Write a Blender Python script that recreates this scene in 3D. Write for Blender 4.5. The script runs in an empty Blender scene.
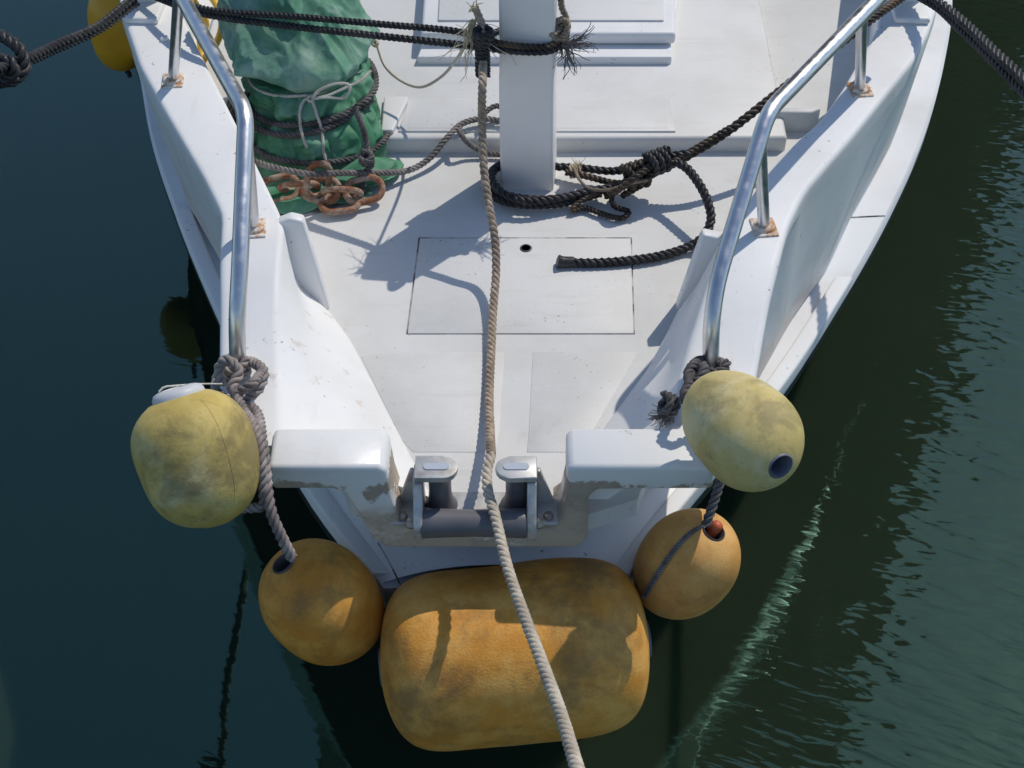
import bpy, bmesh, math, random
from mathutils import Vector, Matrix, Euler, noise

random.seed(7)
scene = bpy.context.scene
col = scene.collection
R = math.radians
PI = math.pi

# ------------------------------------------------------------------ camera model and measuring helpers
F_PX, PITCH, CAM_H = 1396.0, R(45), 3.56
CP, SP = math.cos(PITCH), math.sin(PITCH)
DECK = 1.0          # metres above the water
YAW = R(-2.3)       # heading of the boat


def P(px, py, z):
    """world point at height z seen at pixel px, py (used to read sizes off the photograph)"""
    u = (px - 512) / F_PX
    w = (py - 384) / F_PX
    dy = CP - w * SP
    dz = -SP - w * CP
    t = (z - CAM_H) / dz
    return Vector((u * t, dy * t, z))


def PY(px, py, y):
    """world point on the vertical plane at distance y"""
    u = (px - 512) / F_PX
    w = (py - 384) / F_PX
    dy = CP - w * SP
    dz = -SP - w * CP
    t = y / dy
    return Vector((u * t, y, CAM_H + dz * t))


def PD(px, py, d):
    u = (px - 512) / F_PX
    w = (py - 384) / F_PX
    return Vector((u * d, (CP - w * SP) * d, CAM_H - (SP + w * CP) * d))


# ------------------------------------------------------------------ mesh helpers
def link(name, bm, mat, parent=None, smooth=True, angle=35, bevel=0, seg=3):
    me = bpy.data.meshes.new(name)
    bmesh.ops.recalc_face_normals(bm, faces=bm.faces)
    bm.to_mesh(me)
    bm.free()
    o = bpy.data.objects.new(name, me)
    col.objects.link(o)
    mats = mat if isinstance(mat, (list, tuple)) else [mat]
    for m in mats:
        me.materials.append(m)
    if bevel:
        b = o.modifiers.new('bevel', 'BEVEL')
        b.width = bevel
        b.segments = seg
        b.limit_method = 'ANGLE'
        b.angle_limit = R(40)
        b.harden_normals = False
        for p in me.polygons:
            p.use_smooth = True
    elif smooth:
        for p in me.polygons:
            p.use_smooth = True
        me.set_sharp_from_angle(angle=R(angle))
    if parent:
        o.parent = parent
        o.matrix_parent_inverse = Matrix.Translation(parent.location).inverted() if parent.type == 'EMPTY' else Matrix()
    return o


def tag(o, label=None, cat=None, group=None, kind=None):
    if label:
        o['label'] = label
    if cat:
        o['category'] = cat
    if group:
        o['group'] = group
    if kind:
        o['kind'] = kind
    return o


def thing(name, loc, label, cat, group=None):
    o = bpy.data.objects.new(name, None)
    o.location = loc
    o.empty_display_size = .1
    col.objects.link(o)
    return tag(o, label, cat, group)


def grid(bm, rows, close_u=False, close_v=False, cap=False):
    """rows of equally many points -> quads"""
    vs = [[bm.verts.new(p) for p in r] for r in rows]
    n, m = len(vs), len(vs[0])
    for i in range(n if close_v else n - 1):
        a, b = vs[i], vs[(i + 1) % n]
        for j in range(m if close_u else m - 1):
            k = (j + 1) % m
            try:
                bm.faces.new((a[j], a[k], b[k], b[j]))
            except ValueError:
                pass
    if cap:
        for r in (vs[0], vs[-1]):
            try:
                bm.faces.new(r)
            except ValueError:
                pass
    return vs


def box(bm, c, s, rz=0, rx=0, ry=0):
    M = Matrix.Translation(c) @ Euler((rx, ry, rz)).to_matrix().to_4x4() @ Matrix.Diagonal((*s, 1))
    bmesh.ops.create_cube(bm, size=1, matrix=M)


def prism(bm, poly, z0, z1):
    """vertical prism over an xy outline"""
    a = [bm.verts.new((p[0], p[1], z0)) for p in poly]
    b = [bm.verts.new((p[0], p[1], z1)) for p in poly]
    bm.faces.new(a)
    bm.faces.new(b)
    n = len(poly)
    for i in range(n):
        j = (i + 1) % n
        bm.faces.new((a[i], a[j], b[j], b[i]))


def slab(bm, A, B):
    """solid between two equal outlines of 3D points"""
    a = [bm.verts.new(p) for p in A]
    b = [bm.verts.new(p) for p in B]
    bm.faces.new(a)
    bm.faces.new(b)
    n = len(a)
    for i in range(n):
        j = (i + 1) % n
        bm.faces.new((a[i], a[j], b[j], b[i]))


def catmull(pts, step):
    pts = [Vector(p) for p in pts]
    P_ = [pts[0] * 2 - pts[1]] + pts + [pts[-1] * 2 - pts[-2]]
    dense = []
    for i in range(1, len(P_) - 2):
        p0, p1, p2, p3 = P_[i - 1], P_[i], P_[i + 1], P_[i + 2]
        d0 = max((p1 - p0).length, 1e-5) ** .5
        d1 = max((p2 - p1).length, 1e-5) ** .5
        d2 = max((p3 - p2).length, 1e-5) ** .5
        m1 = (p2 - p1) + d1 * ((p1 - p0) / d0 - (p2 - p0) / (d0 + d1))
        m2 = (p2 - p1) + d1 * ((p3 - p2) / d2 - (p3 - p1) / (d1 + d2))
        n = max(4, int((p2 - p1).length / (step * .5)))
        for k in range(n):
            t = k / n
            dense.append((2 * t**3 - 3 * t**2 + 1) * p1 + (t**3 - 2 * t**2 + t) * m1
                         + (-2 * t**3 + 3 * t**2) * p2 + (t**3 - t**2) * m2)
    dense.append(pts[-1])
    out = [dense[0]]
    acc = 0
    for a, b in zip(dense, dense[1:]):
        L = (b - a).length
        if L < 1e-9:
            continue
        while acc + L >= step:
            f = (step - acc) / L
            a = a + (b - a) * f
            L = (b - a).length
            out.append(a.copy())
            acc = 0
            if L < 1e-9:
                break
        acc += L
    if (out[-1] - dense[-1]).length > step * .3:
        out.append(dense[-1])
    return out


def frames(pts):
    n = len(pts)
    T = [(pts[min(i + 1, n - 1)] - pts[max(i - 1, 0)]).normalized() for i in range(n)]
    up = Vector((0, 0, 1)) if abs(T[0].z) < .9 else Vector((1, 0, 0))
    N = (up - T[0] * up.dot(T[0])).normalized()
    out = []
    for i in range(n):
        N = (N - T[i] * N.dot(T[i])).normalized()
        out.append((T[i], N, T[i].cross(N)))
    return out


def add_tube(bm, pts, r, nseg=12, step=.02, cap=True, taper=None):
    q = catmull(pts, step) if step else [Vector(p) for p in pts]
    fr = frames(q)
    rows = []
    for i, (p, (t, n, b)) in enumerate(zip(q, fr)):
        rr = r if taper is None else r * taper(i / max(1, len(q) - 1))
        rows.append([p + (n * math.cos(2 * PI * k / nseg) + b * math.sin(2 * PI * k / nseg)) * rr for k in range(nseg)])
    grid(bm, rows, close_u=True, cap=cap)


def add_rope(bm, pts, r, pitch=4.2, strands=3, ns=6, wob=.0, phase=0, hand=1, taper=None):
    """laid rope: strands twisted round a path; one strand shows every ~pitch/3 rope radii"""
    lay = pitch
    step = r * .45
    q = catmull(pts, step)
    if wob:
        q = [p + Vector((noise.noise(p * 14), noise.noise(p * 14 + Vector((7, 3, 1))), noise.noise(p * 14 + Vector((1, 9, 4))) * .5)) * wob for p in q]
    fr = frames(q)
    s = r * .50
    a = r - s
    for k in range(strands):
        rows = []
        for i, (p, (t, n, b)) in enumerate(zip(q, fr)):
            sc = 1 if taper is None else taper(i / max(1, len(q) - 1))
            th = hand * (i * step / (lay * r)) * 2 * PI + 2 * PI * k / strands + phase
            d = n * math.cos(th) + b * math.sin(th)
            # axis of the strand leans with the lay
            e = -n * math.sin(th) + b * math.cos(th)
            ax = (t + e * hand * (a * 2 * PI / (lay * r))).normalized()
            e2 = ax.cross(d)
            c = p + d * a * sc
            rows.append([c + (d * math.cos(2 * PI * j / ns) + e2 * math.sin(2 * PI * j / ns)) * s * sc for j in range(ns)])
        grid(bm, rows, close_u=True, cap=True)


def add_fibres(bm, p, direction, n, length, spread, r=.0012, droop=.3):
    """frayed yarns: kinked, wandering, of unequal length"""
    d = Vector(direction).normalized()
    for _ in range(n):
        v = (d + Vector((random.gauss(0, spread), random.gauss(0, spread), random.gauss(0, spread)))).normalized()
        L = length * random.choice((random.uniform(.35, .8), random.uniform(.7, 1.1)))
        q = Vector(p) + Vector((random.gauss(0, .005), random.gauss(0, .005), random.gauss(0, .005)))
        pts = [q.copy()]
        for k in range(6):
            v = (v + Vector((random.gauss(0, .26), random.gauss(0, .26), random.gauss(0, .26) - droop * .12))).normalized()
            q = q + v * L / 6
            pts.append(q.copy())
        add_tube(bm, pts, r * random.uniform(.8, 1.6), 5, L / 12, taper=lambda t: 1 - .5 * t)


def lathe(bm, prof, nseg=48, M=Matrix(), noise_amp=0, noise_f=6, oval=1.0, seed=0, cap=True):
    rows = []
    for (t, rr) in prof:
        row = []
        for k in range(nseg):
            a = 2 * PI * k / nseg
            v = Vector((rr * math.cos(a), rr * math.sin(a) * oval, t))
            if noise_amp:
                d = noise.noise(v * noise_f + Vector((seed, seed * 2.3, 5))) * noise_amp
                v = v * (1 + d / max(.05, v.length) * .5)
            row.append(M @ v)
        rows.append(row)
    grid(bm, rows, close_u=True, cap=cap)


def axis_matrix(c, axis, roll=0):
    q = Vector(axis).normalized().to_track_quat('Z', 'Y')
    return Matrix.Translation(c) @ q.to_matrix().to_4x4() @ Matrix.Rotation(roll, 4, 'Z')


def pchip(pts):
    pts = sorted(pts)
    x = [p[0] for p in pts]
    y = [p[1] for p in pts]
    n = len(x)
    h = [x[i + 1] - x[i] for i in range(n - 1)]
    d = [(y[i + 1] - y[i]) / h[i] for i in range(n - 1)]
    m = [0] * n
    m[0], m[-1] = d[0], d[-1]
    for i in range(1, n - 1):
        if d[i - 1] * d[i] > 0:
            w1 = 2 * h[i] + h[i - 1]
            w2 = h[i] + 2 * h[i - 1]
            m[i] = (w1 + w2) / (w1 / d[i - 1] + w2 / d[i])
        else:
            m[i] = 0

    def f(v):
        if v <= x[0]:
            return y[0] + m[0] * (v - x[0])
        if v >= x[-1]:
            return y[-1] + m[-1] * (v - x[-1])
        for i in range(n - 1):
            if v <= x[i + 1]:
                t = (v - x[i]) / h[i]
                return ((2 * t**3 - 3 * t**2 + 1) * y[i] + (t**3 - 2 * t**2 + t) * h[i] * m[i]
                        + (-2 * t**3 + 3 * t**2) * y[i + 1] + (t**3 - t**2) * h[i] * m[i + 1])
    return f


def fillet(pts, rad, seg=4):
    """open 3D polyline with rounded corners"""
    out = [pts[0]]
    for i in range(1, len(pts) - 1):
        a, c, b = pts[i - 1], pts[i], pts[i + 1]
        r = rad[i]
        la, lb = (a - c).length, (b - c).length
        r1 = min(r, la * .45)
        r2 = min(r, lb * .45)
        s = c + (a - c).normalized() * r1 if la > 1e-6 else c
        e = c + (b - c).normalized() * r2 if lb > 1e-6 else c
        for k in range(seg + 1):
            t = k / seg
            out.append((1 - t)**2 * s + 2 * t * (1 - t) * c + t * t * e)
    out.append(pts[-1])
    return out


# ------------------------------------------------------------------ materials
class NT:
    def __init__(self, name):
        self.m = bpy.data.materials.new(name)
        self.m.use_nodes = True
        self.t = self.m.node_tree
        self.b = self.t.nodes['Principled BSDF']
        self.co = self.t.nodes.new('ShaderNodeTexCoord').outputs['Object']

    def n(self, kind, **kw):
        o = self.t.nodes.new(kind)
        for k, v in kw.items():
            setattr(o, k, v)
        return o

    def l(self, a, b):
        self.t.links.new(a, b)

    def map(self, scale=(1, 1, 1), rot=(0, 0, 0), loc=(0, 0, 0)):
        o = self.n('ShaderNodeMapping')
        o.inputs['Scale'].default_value = scale
        o.inputs['Rotation'].default_value = rot
        o.inputs['Location'].default_value = loc
        self.l(self.co, o.inputs['Vector'])
        return o.outputs[0]

    def noise(self, scale, detail=4, rough=.55, vec=None, dist=0):
        o = self.n('ShaderNodeTexNoise')
        o.inputs['Scale'].default_value = scale
        o.inputs['Detail'].default_value = detail
        o.inputs['Roughness'].default_value = rough
        o.inputs['Distortion'].default_value = dist
        self.l(vec if vec is not None else self.co, o.inputs['Vector'])
        return o.outputs['Fac']

    def ramp(self, fac, lo, hi, a=0.0, b=1.0):
        o = self.n('ShaderNodeMapRange')
        o.interpolation_type = 'SMOOTHSTEP'
        o.inputs['From Min'].default_value = lo
        o.inputs['From Max'].default_value = hi
        o.inputs['To Min'].default_value = a
        o.inputs['To Max'].default_value = b
        self.l(fac, o.inputs['Value'])
        return o.outputs['Result']

    def mul(self, a, b, op='MULTIPLY'):
        o = self.n('ShaderNodeMath', operation=op)
        for i, v in enumerate((a, b)):
            if isinstance(v, (int, float)):
                o.inputs[i].default_value = v
            else:
                self.l(v, o.inputs[i])
        return o.outputs[0]

    def mix(self, fac, a, b):
        o = self.n('ShaderNodeMix', data_type='RGBA')
        if isinstance(fac, (int, float)):
            o.inputs[0].default_value = fac
        else:
            self.l(fac, o.inputs[0])
        for i, v in ((6, a), (7, b)):
            if isinstance(v, tuple):
                o.inputs[i].default_value = (*v, 1)
            else:
                self.l(v, o.inputs[i])
        return o.outputs[2]

    def bump(self, h, strength=.3, dist=.002, prev=None):
        o = self.n('ShaderNodeBump')
        o.inputs['Strength'].default_value = strength
        o.inputs['Distance'].default_value = dist
        self.l(h, o.inputs['Height'])
        if prev is not None:
            self.l(prev, o.inputs['Normal'])
        return o.outputs[0]

    def done(self, color=None, rough=None, normal=None, metallic=None, spec=None):
        b = self.b
        for key, v in (('Base Color', color), ('Roughness', rough), ('Normal', normal), ('Metallic', metallic), ('Specular IOR Level', spec)):
            if v is None:
                continue
            if isinstance(v, tuple):
                b.inputs[key].default_value = (*v, 1)
            elif isinstance(v, (int, float)):
                b.inputs[key].default_value = v
            else:
                self.l(v, b.inputs[key])
        return self.m


def sep_z(t):
    s = t.n('ShaderNodeSeparateXYZ')
    t.l(t.co, s.inputs[0])
    return s.outputs


def make_white(name, base=(.80, .80, .79), rough=.33, dirt=.35, specks=True, runs=False):
    t = NT(name)
    c = t.mix(t.ramp(t.noise(3.1, 5, .6), .42, .78, 0, dirt), base, (.60, .585, .55))
    st = t.noise(1.0, 5, .6, t.map((26, 3.2, 2)))
    c = t.mix(t.ramp(st, .58, .8, 0, dirt * .6), c, (.55, .50, .42))
    if specks:
        sp = t.ramp(t.noise(62, 2, .5), .69, .73, 0, .8)
        sp = t.mul(sp, t.ramp(t.noise(5, 2), .5, .62))
        c = t.mix(sp, c, (.22, .19, .16))
    if runs:      # tea-coloured mottling towards the foot of the bulwark, and thin runs down its face
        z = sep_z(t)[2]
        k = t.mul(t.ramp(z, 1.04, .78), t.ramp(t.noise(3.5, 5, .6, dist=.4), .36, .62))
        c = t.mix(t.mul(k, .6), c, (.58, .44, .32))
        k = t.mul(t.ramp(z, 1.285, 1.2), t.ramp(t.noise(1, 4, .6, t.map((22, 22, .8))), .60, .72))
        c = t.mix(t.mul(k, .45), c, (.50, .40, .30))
    nrm = t.bump(t.noise(9, 3), .12, .004)
    r = t.ramp(t.noise(7, 4), .3, .75, rough - .06, rough + .16)
    return t.done(c, r, nrm, None, .3)


M_WHITE = make_white('white_gelcoat')
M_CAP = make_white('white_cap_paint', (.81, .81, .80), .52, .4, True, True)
M_STRIP = make_white('toe_rail_paint', (.80, .80, .79), .75, .3)
M_POST = make_white('post_paint', (.80, .78, .75), .36, .3, False)


def make_beam():
    t = NT('scuffed_beam_paint')
    x, y, z = sep_z(t)
    c = t.mix(t.ramp(t.noise(6, 5, .6), .45, .8, 0, .5), (.80, .80, .78), (.56, .52, .45))
    # worn, muddy scuffs along the lower front edge and the legs of the beam
    low = t.ramp(z, 1.185, 1.13, 0, 1)
    n = t.mul(t.noise(6.5, 7, .7, dist=.3), t.mul(low, .21), 'ADD')
    sc = t.ramp(n, .625, .68)
    c = t.mix(t.mul(sc, .85), c, t.mix(t.noise(60, 3), (.20, .145, .10), (.44, .35, .26)))
    leg = t.ramp(z, 1.10, 1.02, 0, 1)
    n2 = t.ramp(t.mul(t.noise(14, 6, .65), t.mul(leg, .14), 'ADD'), .46, .66, .15, .85)
    c = t.mix(t.mul(n2, leg), c, (.50, .41, .31))
    nrm = t.bump(t.mul(sc, -1.0), .5, .003, t.bump(t.noise(50, 4), .25, .002))
    return t.done(c, t.ramp(sc, 0, 1, .28, .75), nrm)


M_BEAM = make_beam()


def make_deck(name, base, pattern=True):
    t = NT(name)
    c = t.mix(t.ramp(t.noise(2.2, 6, .66), .38, .72, 0, .75), base, (base[0] * .83, base[1] * .82, base[2] * .79))
    c = t.mix(t.ramp(t.noise(1, 5, .6, t.map((3, 18, 3))), .55, .8, 0, .4), c, (.47, .45, .41))
    c = t.mix(t.ramp(t.noise(1, 6, .7, t.map((40, 4, 3), (0, 0, .5))), .66, .74, 0, .5), c, (.40, .38, .35))
    c = t.mix(t.ramp(t.noise(4.5, 6, .7, None, 1.2), .60, .72, 0, .35), c, (.50, .46, .40))
    sp = t.mul(t.ramp(t.noise(85, 2, .5), .67, .72), t.ramp(t.noise(4, 4, .6), .50, .64))
    c = t.mix(t.mul(sp, .75), c, (.2, .18, .16))
    if pattern:
        v1 = t.n('ShaderNodeTexWave', wave_type='BANDS', bands_direction='DIAGONAL')
        v1.inputs['Scale'].default_value = 62
        t.l(t.map((1, 1, 0)), v1.inputs['Vector'])
        v2 = t.n('ShaderNodeTexWave', wave_type='BANDS', bands_direction='DIAGONAL')
        v2.inputs['Scale'].default_value = 62
        t.l(t.map((-1, 1, 0)), v2.inputs['Vector'])
        h = t.mul(v1.outputs['Fac'], v2.outputs['Fac'])
        c = t.mix(t.ramp(h, .0, .5, .055, 0), c, tuple(v * .62 for v in base))
        nrm = t.bump(h, .28, .0014, t.bump(t.noise(40, 3), .15, .002))
    else:
        nrm = t.bump(t.noise(30, 4), .15, .002)
    return t.done(c, .5, nrm)


M_DECK = make_deck('deck_gelcoat', (.68, .68, .665), False)
M_NONSKID = make_deck('nonskid_gelcoat', (.68, .68, .665), True)
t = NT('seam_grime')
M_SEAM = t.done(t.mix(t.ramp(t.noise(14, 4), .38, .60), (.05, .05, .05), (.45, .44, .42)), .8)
t = NT('hull_paint')
hz_ = sep_z(t)[2]
M_HULL = t.done(t.mix(t.mul(t.ramp(hz_, .690, .693), t.ramp(sep_z(t)[1], 2.20, 2.18), 'MAXIMUM'), t.mix(t.noise(3, 4), (.018, .026, .024), (.03, .04, .038)), t.mix(t.ramp(t.noise(2, 4), .4, .8), (.74, .75, .76), (.55, .56, .55))), .85, None, None, .1)

t = NT('brushed_steel')
M_STEEL = t.done(t.mix(t.noise(20, 4), (.60, .61, .63), (.76, .76, .76)),
                 t.ramp(t.noise(30, 3), .35, .7, .30, .46), None, 1.0)
t = NT('cast_fitting')
M_CAST = t.done(t.mix(t.ramp(t.noise(22, 5, .6), .4, .75), (.56, .56, .55), (.34, .32, .29)), .42,
                t.bump(t.noise(60, 3), .2, .001), .35)
t = NT('rust_plate')
rs = t.ramp(t.noise(38, 5, .65), .42, .6)
M_RUSTPLATE = t.done(t.mix(rs, (.72, .66, .58), t.mix(t.noise(90, 3), (.42, .17, .06), (.55, .33, .17))), .7,
                     t.bump(t.noise(80, 4), .4, .002))
t = NT('rubber_roller')
M_ROLLER = t.done(t.mix(t.noise(16, 4), (.085, .085, .095), (.17, .17, .18)), .42, t.bump(t.noise(90, 3), .15, .001))
t = NT('tarnished_bolt')
M_BOLT = t.done(t.mix(t.noise(70, 4), (.20, .15, .11), (.52, .50, .46)), .45, None, .6)
t = NT('decal_grey')
M_DECAL = t.done((.45, .50, .56), .4)
t = NT('dark_hole')
M_DARK = t.done((.02, .02, .022), .7)
t = NT('rusty_chain')
rn = t.noise(24, 6, .7)
M_CHAIN = t.done(t.mix(t.ramp(rn, .38, .62), t.mix(t.noise(70, 3), (.13, .045, .02), (.42, .15, .055)), (.40, .32, .25)), .85,
                 t.bump(t.noise(90, 6, .7), 1.0, .005))


def make_rope(name, a, b, dirt=None, scale=26, d_amt=.7, rough=.8):
    t = NT(name)
    c = t.mix(t.ramp(t.noise(scale, 4, .6), .3, .7), a, b)
    if dirt:
        c = t.mix(t.ramp(t.noise(9, 5, .6), .45, .62, 0, d_amt), c, dirt)
    nrm = t.bump(t.noise(420, 2, .5), .5, .0012)
    return t.done(c, rough, nrm, None, .3)


M_TAN = make_rope('tan_rope', (.27, .205, .145), (.52, .42, .32), (.12, .09, .065), 70, .5)
M_BUFF = make_rope('bleached_rope', (.44, .38, .29), (.63, .56, .46), (.30, .25, .19), 50, .55)
M_BLACK = make_rope('black_rope', (.009, .009, .011), (.040, .040, .046), (.10, .09, .08), 60, .3, .40)
M_BROWN = make_rope('brown_black_rope', (.016, .013, .011), (.065, .050, .038), (.17, .115, .075), 50, .6, .5)
M_GREY = make_rope('grey_rope', (.15, .135, .125), (.29, .265, .25), (.08, .07, .065), 26, .5)
M_CHAR = make_rope('charcoal_rope', (.055, .052, .052), (.14, .13, .13), (.22, .20, .19), 26, .4)
M_PURPLE = make_rope('weathered_fender_rope', (.25, .215, .20), (.42, .375, .35), (.13, .10, .095), 22, .6)
M_TWINE = make_rope('white_twine', (.50, .49, .42), (.68, .67, .60), (.40, .37, .28), 40, .5)
M_CORD = make_rope('beige_cord', (.56, .49, .38), (.68, .61, .50), None)
M_FIBRE = make_rope('frayed_fibre', (.50, .42, .27), (.66, .58, .42), None)
t = NT('yellow_hose')
M_HOSE = t.done(t.mix(t.noise(12, 3), (.78, .43, .03), (.85, .52, .06)), .38)


def make_tarp(name, a, b, pale, amt, lo=.4, hi=.62, trans=True):
    t = NT(name)
    c = t.mix(t.ramp(t.noise(5, 5, .6), .35, .7), a, b)
    c = t.mix(t.ramp(t.noise(6, 7, .7, dist=.5), lo, hi, 0, amt), c, pale)
    h = t.mul(t.noise(16, 5, .6, dist=.8), 1.0)
    rid = t.n('ShaderNodeTexNoise')
    rid.noise_type = 'RIDGED_MULTIFRACTAL'
    rid.inputs['Scale'].default_value = 5.5
    rid.inputs['Detail'].default_value = 3
    rid.inputs['Distortion'].default_value = .6
    t.l(t.map((1, 1, .8)), rid.inputs['Vector'])
    nrm = t.bump(rid.outputs['Fac'], .7, .02, t.bump(h, .2, .006, t.bump(t.noise(600, 2), .35, .0009)))
    return t.done(c, .58, nrm, None, .35)


M_TARP = make_tarp('green_tarp', (.045, .195, .100), (.085, .28, .155), (.19, .35, .26), .6)
M_TARP_PALE = make_tarp('sun_bleached_tarp', (.070, .215, .135), (.13, .31, .21), (.26, .40, .32), .8)


def make_fender(name, a, b, grime, lo, hi, amt, grain=.5, seed=0.0, gscale=7, pale=None):
    t = NT(name)
    v = t.map((1, 1, 1), (0, 0, 0), (seed, seed * .7, seed * 1.3))
    c = t.mix(t.ramp(t.noise(11, 5, .6, v), .35, .68), a, b)
    if pale:
        c = t.mix(t.ramp(t.noise(5, 4, .6, v, .5), .48, .66, 0, .8), c, pale)
    g = t.noise(gscale, 6, .68, v, .35)
    c = t.mix(t.ramp(g, lo, hi, 0, amt), c, grime)
    # long faint scuffs
    sc = t.noise(1, 4, .6, t.map((5, 42, 5), (.5, .4, .3), (seed, 0, 0)))
    c = t.mix(t.ramp(sc, .60, .78, 0, .45), c, grime)
    f = t.ramp(t.noise(130, 3, .6, v), .58, .72, 0, .35)
    c = t.mix(f, c, tuple(x * .5 for x in a))
    nrm = t.bump(t.noise(170, 4, .6, v), grain, .0016, t.bump(t.noise(18, 4, .6, v), .3, .004))
    return t.done(c, .62, nrm, None, .35)


M_BIG = make_fender('orange_foam', (.66, .285, .038), (.80, .425, .10), (.24, .135, .045), .43, .66, .8, 1.0, 1.7, 5)
M_ORANGE_L = make_fender('orange_float', (.62, .25, .028), (.74, .37, .07), (.22, .125, .04), .46, .70, .75, .5, 4.1, 6)
M_ORANGE_R = make_fender('tan_orange_float', (.62, .30, .075), (.72, .41, .13), (.27, .16, .06), .48, .74, .65, .5, 9.4, 6)
M_YELLOW_L = make_fender('faded_yellow_float', (.50, .375, .10), (.60, .465, .15), (.21, .165, .07), .44, .62, .8, .3, 2.9, 6, (.62, .55, .30))
M_YELLOW_R = make_fender('pale_yellow_float', (.55, .435, .155), (.64, .52, .21), (.25, .21, .095), .46, .66, .75, .3, 6.6, 6, (.68, .60, .35))
t = NT('fresh_yellow_float')
M_FRESH = t.done(t.mix(t.ramp(t.noise(8, 4), .4, .75), (.72, .36, .014), (.62, .30, .02)), .42)
t = NT('blue_grey_sleeve')
M_SLEEVE = t.done(t.mix(t.noise(30, 4), (.07, .08, .11), (.22, .23, .27)), .5)
t = NT('dark_sleeve')
M_DULL = t.done(t.mix(t.noise(30, 4), (.035, .035, .04), (.10, .09, .085)), .6)
t = NT('grey_cap_plastic')
M_FLANGE = t.done(t.mix(t.noise(18, 4), (.50, .52, .55), (.66, .66, .65)), .5)
t = NT('red_plug')
M_RED = t.done((.50, .10, .03), .5)

# ------------------------------------------------------------------ water
def make_water():
    t = NT('harbour_water')
    geo = t.n('ShaderNodeNewGeometry')
    t.co = geo.outputs['Position']
    x, y, z = sep_z(t)
    side = t.ramp(t.mul(x, t.mul(y, .12), 'SUBTRACT'), -.1, 1.5, .10, 1.5)    # sheltered water left of the hull is calmer
    def aniso(scale, rz):
        r = t.n('ShaderNodeMapping')
        r.inputs['Rotation'].default_value = (0, 0, rz)
        t.l(t.co, r.inputs['Vector'])
        m = t.n('ShaderNodeMapping')
        m.inputs['Scale'].default_value = scale
        t.l(r.outputs[0], m.inputs['Vector'])
        return m.outputs[0]
    w1 = t.noise(1, 1.5, .45, aniso((4.2, 19.0, 1), R(27)), .5)
    w2 = t.noise(1, 1, .4, aniso((11.0, 44.0, 1), R(18)), .4)
    w3 = t.noise(1.3, 3, .5)
    w4 = t.noise(60, 2, .5)
    h = t.mul(t.mul(w1, t.mul(w2, .45), 'ADD'), side)
    h = t.mul(h, t.mul(w3, .5), 'ADD')
    h = t.mul(h, t.mul(w4, .004), 'ADD')
    nrm = t.bump(h, 1.0, .0036)
    t.b.inputs['IOR'].default_value = 1.5
    t.b.inputs['Specular IOR Level'].default_value = 1.0
    t.b.inputs['Specular Tint'].default_value = (.50, 1, .74, 1)
    c = t.mix(t.ramp(t.noise(.8, 3), .3, .7), (.0160, .0270, .0140), (.0195, .0310, .0165))
    t.b.inputs['Subsurface Weight'].default_value = 1.0        # murky water: light spreads under the surface
    t.b.inputs['Subsurface Radius'].default_value = (.6, 1.0, .7)
    t.b.inputs['Subsurface Scale'].default_value = .5
    return t.done(c, .03, nrm)


M_WATER = make_water()
bm = bmesh.new()
bmesh.ops.create_grid(bm, x_segments=4, y_segments=4, size=600)
o = link('water', bm, M_WATER)
tag(o, kind='structure')

# ------------------------------------------------------------------ boat
boat = thing('fishing_boat', (0, 0, 0), 'white fishing boat moored bow-on, seen from above its bow', 'boat')


def zc(y):
    t = min(1, max(0, (y - 2.3) / .5))
    t = t * t * (3 - 2 * t)
    return 1.19 + .11 * t


def PC(px, py):
    z = 1.25
    for _ in range(6):
        q = P(px, py, z)
        z = zc(q.y)
    return q


LEDGE = .74
AFT = 9.0


def curve(pts, z, extra=(), smooth=False):
    q = [P(a, b, z) if z is not None else PC(a, b) for a, b in pts]
    pl = sorted([(p.y, p.x) for p in q] + list(extra))

    def lin(v):
        if v <= pl[0][0]:
            a, b = pl[0], pl[1]
        elif v >= pl[-1][0]:
            a, b = pl[-2], pl[-1]
        else:
            a, b = next((pl[i], pl[i + 1]) for i in range(len(pl) - 1) if v <= pl[i + 1][0])
        return a[1] + (b[1] - a[1]) * (v - a[0]) / (b[0] - a[0])
    if not smooth:
        w = .045
        return lambda v: sum(lin(v + w * k / 6) * (7 - abs(k)) for k in range(-6, 7)) / 49
    return pchip(pl)


LO = curve([(128, 30), (139, 74), (150, 135), (176, 213), (217, 312), (262, 405), (305, 488), (372, 575), (400, 606)], LEDGE, [(6.2, -1.62), (9.0, -1.75)], True)
RO = curve([(953, 2), (945, 60), (926, 130), (889, 213), (832, 312), (782, 388), (697, 490), (640, 560), (618, 590)], LEDGE, [(6.2, 1.95), (9.0, 2.1)], True)
LI = curve([(140, 40), (166, 127), (190, 209), (220, 262), (262, 345), (312, 430), (345, 490)], LEDGE, [(5.3, -1.45), (9.0, -1.68)])
RI = curve([(916, 62), (905, 111), (887, 156), (850, 221), (828, 271), (793, 320), (758, 384), (690, 460), (655, 500)], LEDGE, [(5.3, 1.60), (9.0, 2.02)])
LCo = curve([(117, 0), (139, 66), (164, 111), (203, 178), (221, 214), (219, 312), (218, 380), (223, 430)], None, [(6.2, -1.63), (9.0, -1.76)])
RCo = curve([(937, 14), (918, 55), (852, 137), (806, 190), (789, 224), (770, 300), (757, 374), (750, 430)], None, [(6.2, 1.96), (9.0, 2.11)])
LCi = curve([(178, 6), (197, 45), (240, 130), (281, 214), (284, 226), (280, 262), (277, 326), (280, 425)], None, [(6.2, -1.38), (9.0, -1.5)])
RCi = curve([(880, 22), (844, 86), (820, 120), (790, 146), (767, 172), (724, 234), (706, 290), (690, 340), (668, 430)], None, [(6.2, 1.68), (9.0, 1.82)])
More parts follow.
